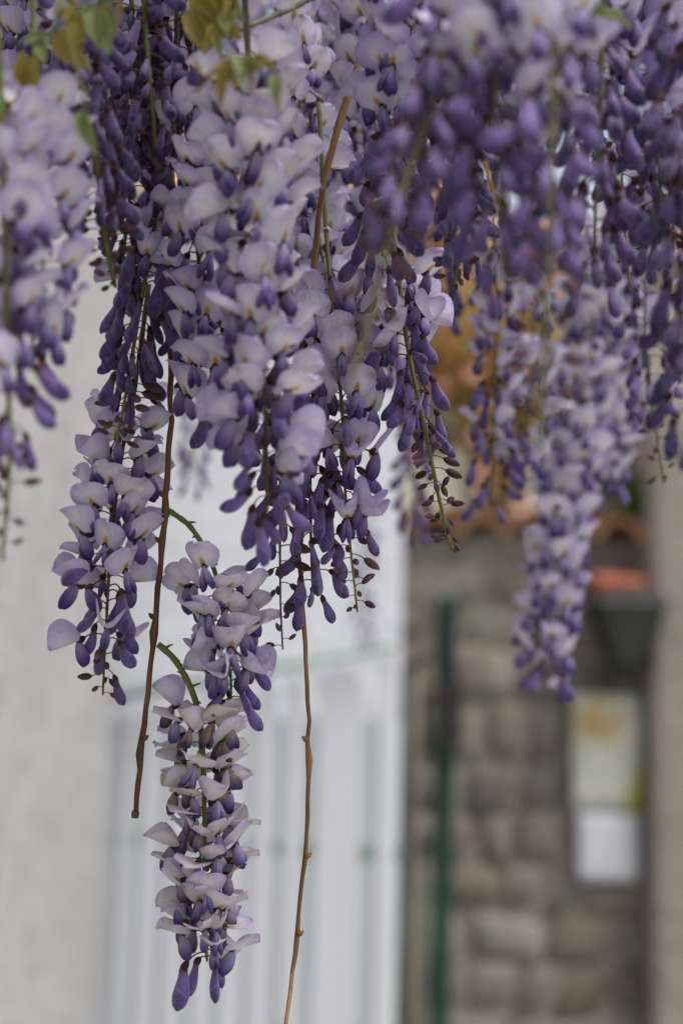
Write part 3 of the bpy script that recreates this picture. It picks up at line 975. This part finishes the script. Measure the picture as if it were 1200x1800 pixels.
# ------------------------------------------------------------------ stems and vine
def stem(name, label, cat, pts, r0, r1, mat, nodes=(), cut=None, group=None):
    W = [P(*p) for p in pts]
    path, LEN = spline(W, 60)
    top = path[0].copy()
    root = empty(name, top)
    tag(root, label, cat, group)
    rr = random.Random(len(label))
    mb = MB()
    rad = []
    for k in range(60):
        t = k / 59
        q = r1 + (r0 - r1) * (1 - t) ** 2.2
        for nd in nodes:
            q *= 1 + .55 * math.exp(-((t - nd) / .008) ** 2)
        rad.append(q * mm * (1 + .06 * math.sin(k * 1.9) + .05 * math.sin(k * .73)))
    mb.tube([p - top + Vector((rr.gauss(0, .00035), 0, 0)) for p in path], rad, 9)
    put('stalk', mb.mesh('stalk', M[mat]), root)
    for nd in nodes:
        i = int(nd * 59); p = path[i] - top
        s = rr.choice((-1, 1))
        mb = MB(); mb.tube([p, p + Vector((s * 2.2, -.8, .8)) * mm, p + Vector((s * 3.6, -1, 2.2)) * mm], [1.9 * mm, 1.5 * mm, .4 * mm], 7)
        put('node_bud', mb.mesh('node_bud', M[mat]), root)
    if cut:
        p = path[-1] - top; d = (path[-1] - path[-2]).normalized()
        mb = MB(); mb.tube([p - d * .0025, p - d * .0012, p + d * .0014], [r1 * 1.15 * mm, r1 * 1.45 * mm, r1 * 1.25 * mm], 9)
        put('cut_end', mb.mesh('cut_end', M[cut]), root)
    return root

stem('hanging_stem', 'red brown woody stem hanging by plaster wall, ending in a cut tip', 'stem',
     [(318, -120, .80), (308, 150, .80), (299, 480, .79), (301, 700, .785), (292, 860, .78), (270, 1120, .78), (250, 1300, .78), (238, 1433, .78)], 1.95, 1.55, 'bark_red', (.30, .66, .70, .795, .93), 'rachis_dark')
stem('hanging_stem', 'thin tan stem with swollen nodes hanging before the white gate', 'stem',
     [(685, -120, .80), (641, 70, .79), (604, 190, .785), (570, 320, .78), (545, 520, .79), (526, 780, .795), (522, 940, .79), (534, 1090, .785), (543, 1390, .785), (530, 1560, .785), (517, 1690, .78), (498, 1830, .74)], 2.5, 1.15, 'bark_orange', (.745, .835, .905))
stem('vine_twig', 'grey bare twig with two buds slanting above the young leaves', 'stem',
     [(600, -40, .74), (540, 0, .73), (480, 28, .72), (418, 52, .71)], 1.9, 1.5, 'bark_grey', (.30, .62))
stem('vine_twig', 'short dark broken twig sticking out of the deep violet flowers', 'stem',
     [(235, 170, .76), (255, 240, .745), (268, 275, .735), (282, 297, .73)], 1.6, 1.5, 'bark_dark', (), 'bark_dark')
stem('vine_twig', 'small orange brown curved twig between blurred violet racemes', 'stem',
     [(852, 285, .68), (862, 325, .68), (878, 360, .68), (890, 390, .68)], 1.3, .9, 'bark_tan', ())
for i, (d, yy, lab) in enumerate(((.56, -150, 'thick grey vine branch carrying the blurred front racemes'), (.68, -140, 'grey woody vine branch above the pale central raceme'),
                                  (.80, -130, 'grey woody vine branch carrying the red brown stem'), (1.02, -150, 'twisted grey vine branch carrying the hindmost blurred racemes'))):
    stem('vine_branch', lab, 'branch', [(-500, yy - 40, d), (-200, yy - 10, d), (100, yy - 25, d), (400, yy, d), (700, yy - 22, d), (1000, yy, d), (1300, yy - 15, d), (1700, yy - 40, d)], 7, 5, 'bark_grey', (.2, .5, .7))

# ------------------------------------------------------------------ the racemes
F = .78
raceme('faded cream lilac raceme, fully open, on green stalk below the cut stem', 
       [(278, 1132, F), (312, 1166, F), (345, 1236, F), (357, 1330, F), (360, 1480, F), (359, 1600, F), (364, 1690, F)], .22, 58, .96, 1.1, .05, .8, .25, (4, 42), .98, 'rachis_green', True, 1, (1.9, .8), 14, mixed=.04, wild=1.05)
raceme('pale lilac raceme with yellow throats beside the plaster wall, buds at its tip',
       [(262, 500, .80), (236, 690, .79), (214, 800, .785), (197, 940, .78), (188, 1080, .78), (181, 1222, .78)], .27, 54, .72, .90, .22, 0, .2, (16, 50), 1.02, 'rachis_dark', True, 2, (1.5, .6))
raceme('loose lilac raceme on a curved green stalk from the red brown stem',
       [(297, 897, F), (338, 930, F), (376, 1000, .775), (394, 1090, F), (404, 1165, F), (407, 1240, F)], .36, 36, .72, .97, .14, .15, .25, (8, 48), 1.0, 'rachis_green', True, 3, (1.6, .6), 9)
raceme('dusky violet raceme of closed flowers overlapping the red brown stem',
       [(300, 200, .77), (272, 400, .765), (243, 560, .76), (224, 680, .76), (205, 776, .76)], .36, 60, .40, .84, .62, 0, .15, (30, 60), .98, 'rachis_green', True, 4, (1.6, .8))
raceme('short spray of dusky closed flowers with bud tipped green end',
       [(390, 380, .79), (345, 470, .785), (330, 560, .78), (345, 640, .775), (328, 692, .775)], .32, 30, .1, .74, .65, 0, .2, (30, 60), .95, 'rachis_green', True, 5, (1.2, .6))
raceme('large pale central raceme of wide open lilac flowers',
       [(424, -130, .70), (434, 60, .69), (448, 300, .68), (460, 540, .68), (467, 740, .69), (470, 900, .70)], .22, 84, .80, 1.05, .16, .1, .25, (24, 58), 1.04, 'rachis_dark', True, 6, (1.8, .8), mixed=.05)
raceme('pale lilac raceme partly hidden between red brown stem and large central raceme',
       [(352, -130, .76), (345, 150, .75), (345, 400, .745), (362, 560, .75), (378, 730, .76)], .35, 52, .96, 1.2, .25, 0, .2, (25, 58), 1.0, 'rachis_dark', True, 7, mixed=.06)
raceme('whitish raceme tucked behind the large central one beside the thin tan stem',
       [(490, -130, .86), (515, 60, .85), (535, 250, .84), (560, 420, .83), (585, 540, .82)], .24, 52, .96, 1.2, .12, 0, .3, (25, 58), 1.0, 'rachis_green', True, 8, mixed=.1)
raceme('slender raceme of violet closed flowers ending in bare dark green tip',
       [(470, 450, .79), (488, 640, .785), (492, 790, .78), (492, 950, .78), (493, 1060, .78), (497, 1142, .78)], .34, 32, .36, .74, .5, 0, .3, (30, 60), .95, 'rachis_dark', True, 9, (1.2, .5))
raceme('lilac and violet raceme with long yellow green bud tip before the white house',
       [(560, 180, .81), (574, 420, .80), (588, 580, .785), (601, 720, .78), (607, 870, .78), (628, 1076, .78)], .33, 64, .70, .87, .3, 0, .45, (38, 65), 1.0, 'rachis_yellow', True, 10, (1.5, .6))
raceme('short violet raceme of closed flowers crossing the thin tan stem',
       [(520, 420, .80), (530, 620, .79), (543, 800, .785), (546, 930, .78), (550, 1056, .78)], .36, 34, .3, 1.1, .45, 0, .45, (30, 60), .98, 'rachis_dark', True, 11)
raceme('violet raceme on yellow green rachis with brown buds before stone wall',
       [(660, 150, .81), (688, 380, .79), (715, 600, .78), (742, 730, .775), (768, 860, .775), (793, 968, .775)], .40, 64, .46, .76, .42, 0, .4, (30, 60), .98, 'rachis_yellow', True, 12, (1.8, .9))
raceme('deep violet raceme on thick yellow green rachis near the plaster wall',
       [(112, -130, .71), (138, 80, .70), (160, 230, .69), (178, 340, .69), (189, 440, .69), (204, 505, .70)], .22, 72, .12, .80, .8, 0, .25, (30, 60), 1.0, 'rachis_green', True, 13, (2.0, 1.1))
raceme('dark indigo raceme of closed flowers behind the short broken twig',
       [(225, -130, .77), (234, 60, .76), (240, 220, .755), (225, 380, .76), (215, 470, .76)], .2, 76, .15, .92, .85, 0, .25, (30, 60), .95, 'rachis_dark', True, 14)
raceme('short indigo raceme hanging just above the short broken twig',
       [(250, -130, .74), (256, 40, .735), (265, 150, .73), (274, 255, .73)], .25, 30, .2, .95, .75, 0, .3, (30, 60), .9, 'rachis_green', True, 15, (1.7, 1.0))
raceme('small violet raceme beside the bronze leaves above the central raceme',
       [(312, -130, .76), (312, 20, .755), (314, 120, .75), (320, 235, .75)], .25, 34, .25, 1.1, .6, 0, .4, (30, 60), 1.0, 'rachis_dark', True, 16)
raceme('soft lilac raceme with purple lower flowers hanging against the plaster wall',
       [(-20, -130, .62), (0, 120, .61), (8, 350, .60), (12, 600, .60), (18, 800, .60), (4, 985, .60)], .28, 60, .66, .84, .28, 0, .6, (25, 58), .88, 'rachis_green', False, 17, (1.8, .8))
raceme('blurred whitish lilac raceme overlapping the plaster wall beside deep violet flowers',
       [(50, -130, .68), (62, 80, .66), (78, 280, .64), (78, 440, .63), (55, 620, .63)], .44, 36, .98, 1.2, .14, 0, .4, (25, 58), .9, 'rachis_green', False, 18, mixed=.06)
raceme('lilac raceme among bronze leaf tufts at the top of the vine',
       [(50, -150, .80), (45, -40, .80), (50, 60, .80), (60, 190, .80)], .22, 30, .9, 1.2, .35, 0, .2, (25, 58), 1.0, 'rachis_green', True, 19)
raceme('small open lilac raceme beneath a pale green young leaf',
       [(150, -150, .78), (152, -60, .775), (158, 40, .77), (160, 130, .77)], .2, 22, .85, 1.2, .35, 0, .2, (40, 70), 1.0, 'rachis_green', True, 20)
raceme('strongly blurred violet raceme on slanting green rachis with brown bud tip',
       [(812, -150, .58), (795, 20, .575), (760, 180, .565), (702, 350, .55), (655, 540, .54), (616, 668, .53)], .16, 58, .14, .64, .5, 0, .95, (25, 58), .92, 'rachis_yellow', False, 21, (1.5, .9))
raceme('indigo and lilac raceme crowding the thin tan stem',
       [(720, -150, .72), (712, 40, .72), (700, 180, .73), (680, 330, .74), (670, 450, .75)], .2, 58, .6, 1.1, .55, 0, .4, (25, 58), 1.0, 'rachis_green', False, 22)
raceme('dark violet raceme of plump closed flowers beside the orange brown twig',
       [(790, -150, .74), (800, 60, .73), (812, 250, .73), (814, 400, .74), (798, 500, .75)], .24, 70, .2, .90, .6, 0, .45, (25, 58), 1.0, 'rachis_green', True, 23)
raceme('blurred raceme on a long straight yellow green rachis, mostly spent buds',
       [(985, -150, .57), (974, 100, .56), (966, 350, .55), (956, 620, .545), (947, 800, .54)], .14, 50, .32, .62, .3, 0, .7, (40, 70), .95, 'rachis_yellow', False, 24, (1.5, .9))
raceme('blurred lilac raceme with round white banners beside the dark violet raceme',
       [(885, -150, .58), (880, 20, .57), (870, 180, .57), (878, 340, .57), (885, 490, .58)], .16, 50, .44, .95, .15, 0, .8, (40, 70), 1.0, 'rachis_green', False, 25)
raceme('blurred purple raceme of drooping closed flowers next to long yellow green rachis',
       [(1062, -150, .68), (1058, 60, .67), (1052, 220, .66), (1046, 360, .66), (1042, 490, .67)], .18, 48, .42, 1.05, .45, 0, .9, (40, 70), 1.02, 'rachis_green', False, 26)
raceme('large dark indigo raceme of closed flowers along the rendered corner',
       [(1232, -150, .63), (1224, 60, .62), (1216, 300, .62), (1214, 520, .62), (1216, 760, .62)], .16, 64, .08, 1.1, 1.0, 0, .05, (35, 60), 1.02, 'rachis_dark', False, 27)
raceme('dark violet raceme with a few whitish flowers near the rendered corner',
       [(1135, -150, .72), (1140, 20, .71), (1150, 180, .70), (1158, 320, .70), (1166, 460, .70)], .18, 58, .5, 1.0, .75, 0, .25, (25, 58), 1.0, 'rachis_green', False, 28)
raceme('thin young raceme of tiny green and violet buds before the cream house',
       [(1105, -130, .84), (1100, 150, .83), (1092, 330, .82), (1100, 430, .82), (1106, 510, .82)], .55, 22, .1, .62, .5, 0, .4, (25, 58), .9, 'rachis_green', False, 29, (1.1, .6))
raceme('long blurred whitish raceme with purple tip hanging before stone wall',
       [(1085, -140, 1.14), (1075, 250, 1.14), (1045, 540, 1.14), (1004, 800, 1.14), (978, 1000, 1.14), (960, 1195, 1.14)], .38, 128, .925, 1.1, .1, 0, .6, (15, 58), 1.14, 'rachis_green', False, 30)
raceme('blurred whitish raceme half behind the long purple tipped one',
       [(1125, -140, 1.2), (1118, 300, 1.2), (1104, 560, 1.2), (1082, 720, 1.2), (1062, 850, 1.2)], .42, 84, .96, 1.2, .08, 0, .5, (25, 58), 1.0, 'rachis_green', False, 31)
raceme('blurred violet and white raceme hanging before the amber shrub',
       [(850, -140, 1.0), (862, 300, 1.0), (872, 560, 1.02), (868, 740, 1.03), (860, 890, 1.04)], .48, 36, .74, 1.1, .35, 0, .5, (25, 58), 1.0, 'rachis_green', False, 32)
raceme('blurred pale raceme behind the long straight yellow green rachis',
       [(935, -140, 1.05), (930, 350, 1.05), (935, 560, 1.05), (930, 700, 1.05), (920, 830, 1.05)], .56, 30, .9, 1.2, .2, 0, .5, (25, 58), 1.0, 'rachis_green', False, 33)
raceme('blurred sparse lilac raceme with pale bare tip before the cream house',
       [(1130, -140, .98), (1140, 300, .97), (1132, 540, .96), (1146, 700, .95), (1166, 850, .95)], .55, 40, .72, .86, .32, 0, .3, (25, 58), .95, 'rachis_yellow', False, 34, (1.2, .8))
raceme('small blurred violet raceme hanging in front of the white house',
       [(370, -140, 1.3), (360, 300, 1.32), (348, 640, 1.35), (340, 850, 1.36)], .62, 40, .4, 1.1, .3, 0, .5, (25, 58), .95, 'rachis_green', False, 35)
raceme('faint far off raceme in front of the white house corner',
       [(655, -140, 2.1), (648, 500, 2.15), (642, 900, 2.2), (640, 1130, 2.2)], .80, 34, .6, 1.1, .4, 0, .3, (25, 58), 1.0, 'rachis_green', False, 36)
raceme('blurred purple raceme behind the yellow green bud tipped one',
       [(705, -140, 1.25), (712, 400, 1.25), (722, 700, 1.26), (728, 930, 1.27)], .58, 62, .3, 1.1, .45, 0, .65, (25, 58), 1.0, 'rachis_green', False, 37)
# masses of blossom further back along the pergola
hid = [(470, 1.1, 300), (545, 1.0, 320), (610, 1.08, 360), (700, .95, 400), (755, 1.02, 330), (840, 1.05, 260), (930, 1.05, 300), (1010, 1.0, 250), (1090, .92, 300), (1180, .95, 420),
       (20, .92, 180), (110, .95, 260), (205, .95, 330), (300, .92, 420), (390, .95, 330), (640, .88, 300), (895, 1.1, 330), (660, .95, 640), (560, 1.0, 640), (770, 1.1, 560)]
beh = ['dim lilac raceme behind the grey bare twig', 'dim violet and white raceme behind the thin tan stem', 'dim whitish raceme just beyond the thin tan stem',
       'dim lilac raceme behind the strongly blurred slanting rachis', 'dim violet raceme between slanting rachis and plump dark violet raceme', 'dim whitish raceme behind the orange brown twig',
       'dim lilac raceme behind round white banner flowers', 'dim violet raceme hidden behind the long straight rachis', 'dim whitish raceme behind the thin young raceme',
       'dim lilac raceme behind the large dark indigo raceme', 'dim violet raceme behind the pair of small bronze leaflets', 'dim whitish raceme behind the bronze and green leaf tuft',
       'dim lilac raceme hidden behind dark indigo closed flowers', 'dim violet raceme behind the upper red brown stem', 'dim whitish raceme behind the arching leaf spray',
       'dim lilac raceme beside the upper end of the thin tan stem', 'dim violet raceme behind the bright green narrow leaflets', 'dim whitish raceme between the two yellow green bud tipped racemes',
       'dim lilac raceme directly behind the lilac and violet bud tipped raceme', 'dim violet raceme between amber shrub and brown budded raceme']
for i, (px, d, pe) in enumerate(hid):
    raceme(beh[i],
           [(px + 10, -150, d), (px, -20, d), (px - 6, pe * .5, d), (px + 4, pe, d)], .14 if pe < 450 else .45, 52, (.9, .6, .95)[i % 3], 1.1, (.12, .4, .2)[i % 3], 0, .4, (25, 58), 1.0, 'rachis_green', False, 50 + i,
           group='blossom mass racemes behind')

# ------------------------------------------------------------------ young leaves
def leaflet_mesh(fold, curl, wid):
    mb = MB()
    nu, nv = 7, 9
    pts, us, vs = [], [], []
    for j in range(nv):
        v = j / (nv - 1)
        w = wid * (math.sin(math.pi * min(1, v * 1.0) ** .72) ** .8 if 0 < v < 1 else 0.02)
        for i in range(nu):
            u = i / (nu - 1) * 2 - 1
            y = u * w * math.cos(fold)
            z_ = abs(u) * w * math.sin(fold) - curl * v * v + .012 * math.sin(9 * v + 3 * u)
            pts.append((v, y, z_)); us.append(u); vs.append(v)
    mb.grid(pts, nu, nv, us, vs)
    return mb
LEAF = {}
for key in ('leaf_bronze', 'leaf_green'):
    LEAF[key] = [leaflet_mesh(f_, c_, w_).mesh('leaflet', M[key]) for f_, c_, w_ in ((.5, .25, .30), (.9, .4, .26), (.3, .1, .33), (1.15, .5, .24))]

def leaf_spray(label, pts, leaves, stalk='bark_red', r0=.9):
    W = [P(*p) for p in pts]
    path, L = spline(W, 20)
    root = empty('leaf_spray', path[0]); tag(root, label, 'leaves', 'young leaf sprays on the vine')
    mb = MB(); mb.tube([p - path[0] for p in path], [mm * (r0 - .45 * k / 19) for k in range(20)], 7)
    put('stalk', mb.mesh('stalk', M[stalk]), root)
    rr = random.Random(len(label) * 3)
    for (px, py, d, qx, qy, kind) in leaves:       # base pixel, depth, tip pixel
        a, b = P(px, py, d), P(qx, qy, d - .006)
        # stalklet from the nearest point of the stalk
        k = min(range(20), key=lambda i: (path[i] - a).length)
        mb = MB(); mb.tube([path[k] - path[0], (path[k] + a) / 2 - path[0] + Vector((0, 0, .001)), a - path[0]], [.0006, .0005, .0005], 5)
        put('stalklet', mb.mesh('stalklet', M[stalk]), root)
        dv = b - a
        X = dv.normalized()
        Yv = (ray(600, 900) * -1).cross(X).normalized()
        Z = X.cross(Yv).normalized()
        Rm = Matrix((X, Yv, Z)).transposed().to_4x4() @ Matrix.Rotation(rr.gauss(0, .35), 4, 'X')
        o = put('leaflet', rr.choice(LEAF[kind]), root)
        o.matrix_basis = Matrix.Translation(a - path[0]) @ Rm @ Matrix.Scale(dv.length * 1.18, 4)

G, B_ = 'leaf_green', 'leaf_bronze'
leaf_spray('tuft of bronze and pale green young leaves over lilac flowers', [(200, -80, .60), (185, -10, .64), (150, 30, .64), (110, 40, .64), (75, 70, .64)],
           [(100, 55, .64, 138, 108, B_), (130, 28, .64, 142, 68, B_), (160, 18, .64, 186, 74, G), (165, 22, .64, 168, 68, G), (72, 72, .64, 48, 70, G), (70, 70, .64, 75, 98, G), (88, 62, .64, 60, 62, G)], 'rachis_green')
leaf_spray('pair of small bronze leaflets on reddish stalks by the plaster wall', [(-40, 220, .62), (5, 200, .62), (25, 180, .62), (40, 150, .62)],
           [(38, 150, .62, 40, 100, B_), (45, 152, .62, 62, 104, B_)], 'bark_red')
leaf_spray('folded pale green leaflets hugging a blurred whitish flower', [(120, 60, .61), (140, 140, .605), (152, 185, .60), (148, 200, .60)],
           [(142, 195, .60, 152, 250, G), (146, 196, .60, 162, 236, G)], 'rachis_green')
leaf_spray('hanging bronze leaves on a red stalk above the central raceme', [(345, -90, .66), (338, -30, .66), (332, 20, .655), (325, 65, .655)],
           [(345, -20, .655, 378, 48, B_), (362, -25, .655, 386, 28, B_), (335, 30, .655, 356, 76, B_), (330, 18, .655, 350, 55, B_), (400, -30, .655, 413, 24, G), (405, -35, .655, 402, 10, B_)], 'bark_red')
leaf_spray('arching spray of small green bronze leaflets over the central raceme', [(345, 160, .61), (370, 130, .605), (395, 108, .60), (430, 100, .60), (475, 104, .60)],
           [(392, 110, .60, 388, 165, B_), (400, 108, .60, 408, 140, B_), (415, 100, .60, 428, 138, G), (430, 98, .60, 448, 118, G), (445, 100, .60, 442, 140, B_), (455, 102, .60, 472, 112, B_), (412, 96, .60, 420, 122, G), (485, 130, .60, 484, 175, G), (350, 130, .605, 343, 108, B_)], 'bark_red')
leaf_spray('blurred bright green spray of narrow leaflets above the straight rachis', [(960, -60, .62), (985, 10, .62), (1040, 22, .62), (1080, 18, .62)],
           [(985, 10, .62, 1030, 34, G), (1010, 8, .62, 1060, 12, G), (1020, 26, .62, 1075, 32, G), (1050, 60, .62, 1000, 72, G), (1060, 22, .62, 1100, 34, G)], 'rachis_green')

leaf_spray('curled yellow green leaflets crowding above the deep violet racemes', [(260, -80, .66), (225, -20, .65), (190, 5, .645), (150, 10, .645), (112, 0, .645)],
           [(185, 8, .645, 196, 48, G), (172, 8, .645, 180, 40, B_), (150, 10, .645, 146, 44, G), (132, 6, .645, 118, 34, B_), (205, 0, .645, 214, 30, B_), (118, 2, .645, 96, 22, G), (100, 48, .645, 84, 66, G)], 'rachis_green')
leaf_spray('tiny unfolding leaflets on a thin red stalk by the grey twig', [(440, -60, .66), (420, -10, .655), (396, 30, .65), (370, 62, .65)],
           [(405, 15, .65, 398, 50, G), (396, 30, .65, 414, 60, B_), (384, 46, .65, 366, 80, B_), (374, 58, .65, 386, 86, G), (412, 2, .65, 392, 22, B_)], 'bark_red')

# ------------------------------------------------------------------ unseen leaf roof added above the picture to shade the racemes
rc = random.Random(77)
cb_ = MB()
for k in range(60):
    leaf_cloud(cb_, Vector((rc.uniform(-1.2, 1.2), rc.uniform(-.5, 1.45), 2.62 + rc.uniform(-.06, .12))), .24, .24, .09, 24, .085, rc)
tag(put('shade_canopy', cb_.mesh('shade_canopy', M['plant_leaf'])), 'leafy roof added out of view to shade the hanging racemes', None, None, 'stuff')
